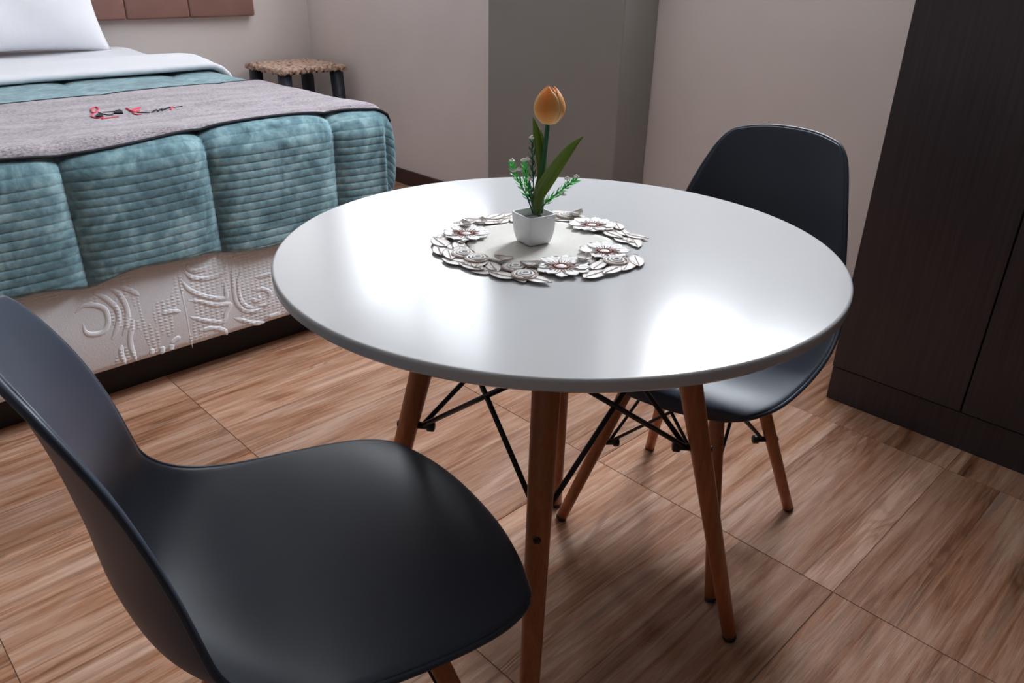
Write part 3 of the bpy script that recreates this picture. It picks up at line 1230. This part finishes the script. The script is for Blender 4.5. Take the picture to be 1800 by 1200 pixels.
for (px, py, r) in ((820, 411, 0.034), (1041, 396, 0.034), (987, 468, 0.036), (1063, 441, 0.033)):
    q = on_z(px, py, TZ + 0.004)
    x_, y_ = q.x - DC.x, q.y - DC.y
    daisy(x_, y_, r, lift(x_, y_) + 0.001, 0)
flower_ang = [math.atan2(on_z(px, py, TZ).y - DC.y, on_z(px, py, TZ).x - DC.x) for (px, py) in ((820, 411), (1041, 396), (987, 468), (1063, 441))]
nl = 0
for ringr, cnt, ln, wd_ in ((0.143, 34, 0.042, 0.023), (0.120, 30, 0.040, 0.022)):
    for k in range(cnt):
        a = 2 * PI * (k + 0.25 * rnd.random()) / cnt
        if any(abs((a - fa + PI) % (2 * PI) - PI) < (0.17 if ringr > 0.13 else 0.22) for fa in flower_ang):
            continue
        r = ringr + 0.006 * rnd.uniform(-1, 1)
        x_, y_ = r * math.cos(a), r * math.sin(a)
        border_leaf(x_, y_, a + PI / 2 * rnd.choice((0.75, 1.15, 0.5, -0.65, -0.9)) + 0.3 * rnd.uniform(-1, 1), ln * rnd.uniform(0.85, 1.15), wd_ * rnd.uniform(0.85, 1.15), 0.0003 + 0.0007 * rnd.random(), lift(x_, y_) + 0.0008 + (0.0010 if nl % 2 else 0))
        nl += 1
for (px, py, ang, cu) in ((818, 398, 1.2, 0.009), (1014, 381, 0.2, 0.010), (933, 468, 2.4, 0.009), (886, 458, 2.0, 0.008), (1028, 457, 0.3, 0.008), (846, 392, 0.7, 0.008)):
    q = on_z(px, py, TZ + 0.003)
    border_leaf(q.x - DC.x, q.y - DC.y, ang, 0.028, 0.019, cu * 0.55, lift(q.x - DC.x, q.y - DC.y) + 0.003)
# rolled rosettes between the leaves
for (px, py) in ((997, 380), (922, 484), (905, 470), (838, 455), (1082, 460), (815, 447)):
    q = on_z(px, py, TZ + 0.003)
    x_, y_ = q.x - DC.x, q.y - DC.y
    bm = bmesh.new()
    z0 = lift(x_, y_) + 0.003
    pts = []
    for k in range(46):
        t_ = k / 45
        a = t_ * 2.6 * 2 * PI
        r = 0.002 + 0.0125 * t_
        pts.append((x_ + r * math.cos(a), y_ + r * math.sin(a), z0 + 0.002 * (1 - t_)))
    tube(bm, pts, [0.0016] * 46, 6)
    from_bm('rosette', bm, M['white_thread'], doily, True)
    bm = bmesh.new()
    tube(bm, [(x_ + 0.0163 * math.cos(a), y_ + 0.0163 * math.sin(a), z0 - 0.0002) for a in [2 * PI * k / 24 for k in range(25)]], 0.0013, 6)
    from_bm('rosette_rim', bm, M['taupe_thread'], doily, True)

# ------------------------------------------------------------------ flower pot with artificial tulip
PC = Vector((-0.019, 0.032, TZ + 0.0022))
PANG = math.atan2(-0.694, 0.72) + 0.575          # direction of the right-hand front edge
pot = tag(empty('potted_tulip', PC), 'artificial orange tulip with white sprigs in a square white ceramic pot', 'flower pot')


def sq_ring(b_, half, z, n_side=8, rnd_=0.12):
    vs = []
    for s_ in range(4):
        a = PANG + s_ * PI / 2
        ca, sa = math.cos(a), math.sin(a)
        for k in range(n_side):
            u = -1 + 2 * k / n_side
            # superellipse-like rounding of the corner
            x_, y_ = 1.0, u
            m_ = (abs(x_) ** 9 + abs(y_) ** 9) ** (1 / 9)
            x_, y_ = x_ / m_ * half, y_ / m_ * half
            vs.append(b_.verts.new((x_ * ca - y_ * sa, x_ * sa + y_ * ca, z)))
    return vs


bm = bmesh.new()
prof = [(0.0170, 0.0), (0.0188, 0.0012), (0.0205, 0.006), (0.0222, 0.014), (0.0235, 0.024), (0.0242, 0.034), (0.0247, 0.0425), (0.0245, 0.0436),
        (0.0222, 0.0436), (0.0216, 0.0425), (0.0210, 0.034), (0.0200, 0.024)]
rings = [sq_ring(bm, h_, z_) for h_, z_ in prof]
for r0, r1 in zip(rings, rings[1:]):
    for k in range(len(r0)):
        bm.faces.new((r0[k], r0[(k + 1) % len(r0)], r1[(k + 1) % len(r0)], r1[k]))
bm.faces.new(rings[0][::-1])
o = from_bm('pot', bm, M['ceramic'], pot, True)
o.modifiers.new('es', 'EDGE_SPLIT').split_angle = math.radians(38)
bm = bmesh.new()
g0 = sq_ring(bm, 0.0206, 0.033)
cvt = bm.verts.new((0, 0, 0.036))
for k in range(len(g0)):
    bm.faces.new((g0[k], g0[(k + 1) % len(g0)], cvt))
from_bm('soil', bm, M['soil'], pot, True)

LAT = Vector((0.72, -0.694, 0)).normalized()      # sideways in the picture
DEP = Vector((0.694, 0.72, 0)).normalized()       # away from the viewer


def pv(px, py, dep=0.0):
    """photo pixel to a point of the plant: upright plane through the pot, moved back by dep; local to the pot"""
    base = PC + DEP * dep
    d = ray(px, py)
    n_ = Vector((DEP.x, DEP.y, 0))
    t_ = (base - CAM).dot(n_) / d.dot(n_)
    return CAM + d * t_ - PC


# tulip stem
bm = bmesh.new()
P = catmull([list(pv(949, 374)), list(pv(951, 330)), list(pv(956, 280)), list(pv(961, 235)), list(pv(963, 212))], 24)
tube(bm, P, [0.0042 - 0.0012 * k / 23 for k in range(24)], 10)
from_bm('stem', bm, M['stem'], pot, True)
# bloom
tbp, ttp = pv(964, 217), pv(968, 150)
axis = (ttp - tbp)
Hh = axis.length
ax = axis.normalized()
e1 = (LAT - ax * LAT.dot(ax)).normalized()
e2 = ax.cross(e1).normalized()
bm = bmesh.new()
tube(bm, [tbp - ax * 0.001, tbp + ax * 0.006, tbp + ax * 0.014], [0.0034, 0.0060, 0.003], 12)
bloom = from_bm('tulip_bloom', bm, M['petal'], pot, True)
for k in range(6):
    inner = k % 2
    a0 = k * PI / 3 + 1.22 + PI
    rows = []
    for j in range(17):
        v = j / 16
        prof_r = 0.0208 * (math.sin(PI * (0.13 + 0.37 * min(1, v / 0.40))) ** 0.9 if v < 0.40 else math.cos((v - 0.40) / 0.60 * PI / 2 * 0.94) ** 0.72)
        prof_r *= (0.88 if inner else 1.0)
        wid = 1.42 * (1 - 0.85 * max(0, (v - 0.72) / 0.28) ** 2.2) + 0.03
        row = []
        for i in range(13):
            u = -1 + i / 6
            a = a0 + u * wid * 0.72
            rr = prof_r * (1 + 0.03 * (1 - u * u)) + (0.0006 if not inner else 0)
            hgt = Hh * (0.97 if inner else 1.0) * (v - 0.05 * u * u * v * v)
            row.append(tbp + ax * (hgt) + e1 * rr * math.cos(a) + e2 * rr * math.sin(a))
        rows.append(row)
    o = link('petal', grid_mesh('petal', rows, True), M['petal'], bloom, True)
    solidify(o, 0.0009, -1.0, 1)


def leaf(pts, widths, fold, n_=22):
    """long blade along pts (local), given half widths; folded along the mid rib"""
    S = catmull([list(p) + [w_] for p, w_ in zip(pts, widths)], n_)
    rows_ = []
    for i, s_ in enumerate(S):
        p_ = Vector(s_[:3])
        d = (Vector(S[min(i + 1, n_ - 1)][:3]) - Vector(S[max(i - 1, 0)][:3])).normalized()
        side = d.cross(DEP).normalized()
        nrm = side.cross(d).normalized()
        rows_.append([p_ + side * u * max(s_[3], 0.0003) + nrm * (fold * max(s_[3], 0) * (u * u - 0.3)) for u in (-1, -0.75, -0.4, 0, 0.4, 0.75, 1)])
    o_ = link('leaf', grid_mesh('leaf', rows_, True), M['leaf'], pot, True)
    solidify(o_, 0.0010, 0.0, 1)


leaf([pv(945, 378, -0.004), pv(944, 350, -0.006), pv(958, 322, -0.008), pv(980, 290, -0.010), pv(1003, 260, -0.012), pv(1025, 240, -0.014)],
     [0.0048, 0.0082, 0.0102, 0.0092, 0.0062, 0.0006], -0.5)
leaf([pv(948, 372, -0.002), pv(947, 340, -0.003), pv(951, 305, 0.001), pv(949, 268, 0.004), pv(943, 232, 0.006), pv(937, 206, 0.007)],
     [0.0045, 0.0070, 0.0048, 0.0068, 0.0052, 0.0005], 0.6)
leaf([pv(951, 372, 0.006), pv(951, 330, 0.007), pv(953, 290, 0.008), pv(952, 255, 0.010), pv(950, 228, 0.011)],
     [0.0035, 0.0060, 0.0066, 0.0058, 0.0006], 0.6)


def sprig(path, blooms, mat, dep0, dep1, nd=16, start=0.3):
    n_ = len(path)
    P_ = catmull([list(pv(px, py, dep0 + (dep1 - dep0) * i / (n_ - 1))) for i, (px, py) in enumerate(path)], 26)
    P_ = [Vector(q) for q in P_]
    b_ = bmesh.new()
    tube(b_, P_, [0.0011 - 0.0004 * k / 25 for k in range(26)], 6)
    sp = from_bm('sprig', b_, M['stem'], pot, True)
    b_ = bmesh.new()
    for k in range(nd):
        t_ = start + (1 - start) * k / nd
        i = int(t_ * 25)
        p_ = P_[i]
        d = (P_[min(i + 1, 25)] - P_[max(i - 1, 0)]).normalized()
        a = k * 2.4
        s1 = d.orthogonal().normalized()
        s2 = d.cross(s1)
        out = (s1 * math.cos(a) + s2 * math.sin(a))
        ln = 0.0125 * (1 - 0.25 * t_)
        tip = p_ + out * ln * 0.62 + d * ln
        wv = d.cross(out).normalized() * 0.0017
        m_ = p_.lerp(tip, 0.5) + out * 0.0006
        v0, v1, v2, v3, v4 = [b_.verts.new(q) for q in (p_, m_ + wv, tip, m_ - wv, m_ - out * 0.0009)]
        b_.faces.new((v0, v1, v2)), b_.faces.new((v0, v2, v3)), b_.faces.new((v0, v4, v1)), b_.faces.new((v1, v4, v2)), b_.faces.new((v2, v4, v3)), b_.faces.new((v3, v4, v0))
    nl_ = from_bm('sprig_leaves', b_, mat, sp)
    nl_['kind'] = 'stuff'
    for (px, py) in blooms:
        c_ = pv(px, py, dep1)
        b_ = bmesh.new()
        for k in range(7):
            a = 2 * PI * k / 7
            o_ = Vector((math.cos(a), math.sin(a), 0.45)) * 0.0026 if k else Vector((0, 0, 0.003))
            r_ = bmesh.ops.create_icosphere(b_, subdivisions=1, radius=0.0021)
            for v in r_['verts']:
                v.co = Vector((v.co.x, v.co.y, v.co.z * 0.8)) + o_ + c_
        from_bm('blossom', b_, M['blossom'], sp)
        # tiny stalk joining the blossom to its sprig
        near_p = min(P_, key=lambda q: (q - (c_ - Vector((0, 0, 0.008)))).length)
        b_ = bmesh.new()
        tube(b_, [near_p, near_p.lerp(c_, 0.6), c_], 0.0006, 5)
        from_bm('stalk', b_, M['needle'], sp)


sprig([(937, 376), (928, 350), (916, 325), (905, 305), (900, 288)], [(900, 284), (903, 301), (912, 299)], M['needle'], -0.004, -0.012, 44, 0.25)
sprig([(938, 376), (932, 345), (926, 318), (922, 290)], [(920, 283), (927, 281)], M['needle'], -0.002, 0.0, 44, 0.25)
sprig([(941, 376), (938, 330), (936, 290), (935, 248)], [(935, 243), (946, 260)], M['stem'], 0.004, 0.008, 30, 0.40)
sprig([(940, 377), (935, 350), (932, 322)], [(931, 316)], M['stem'], -0.008, -0.012, 10, 0.3)
sprig([(944, 376), (960, 356), (982, 338), (1000, 324), (1012, 316)], [(1013, 312), (997, 315), (990, 343)], M['needle'], -0.004, -0.010, 46, 0.2)

bpy.context.view_layer.update()
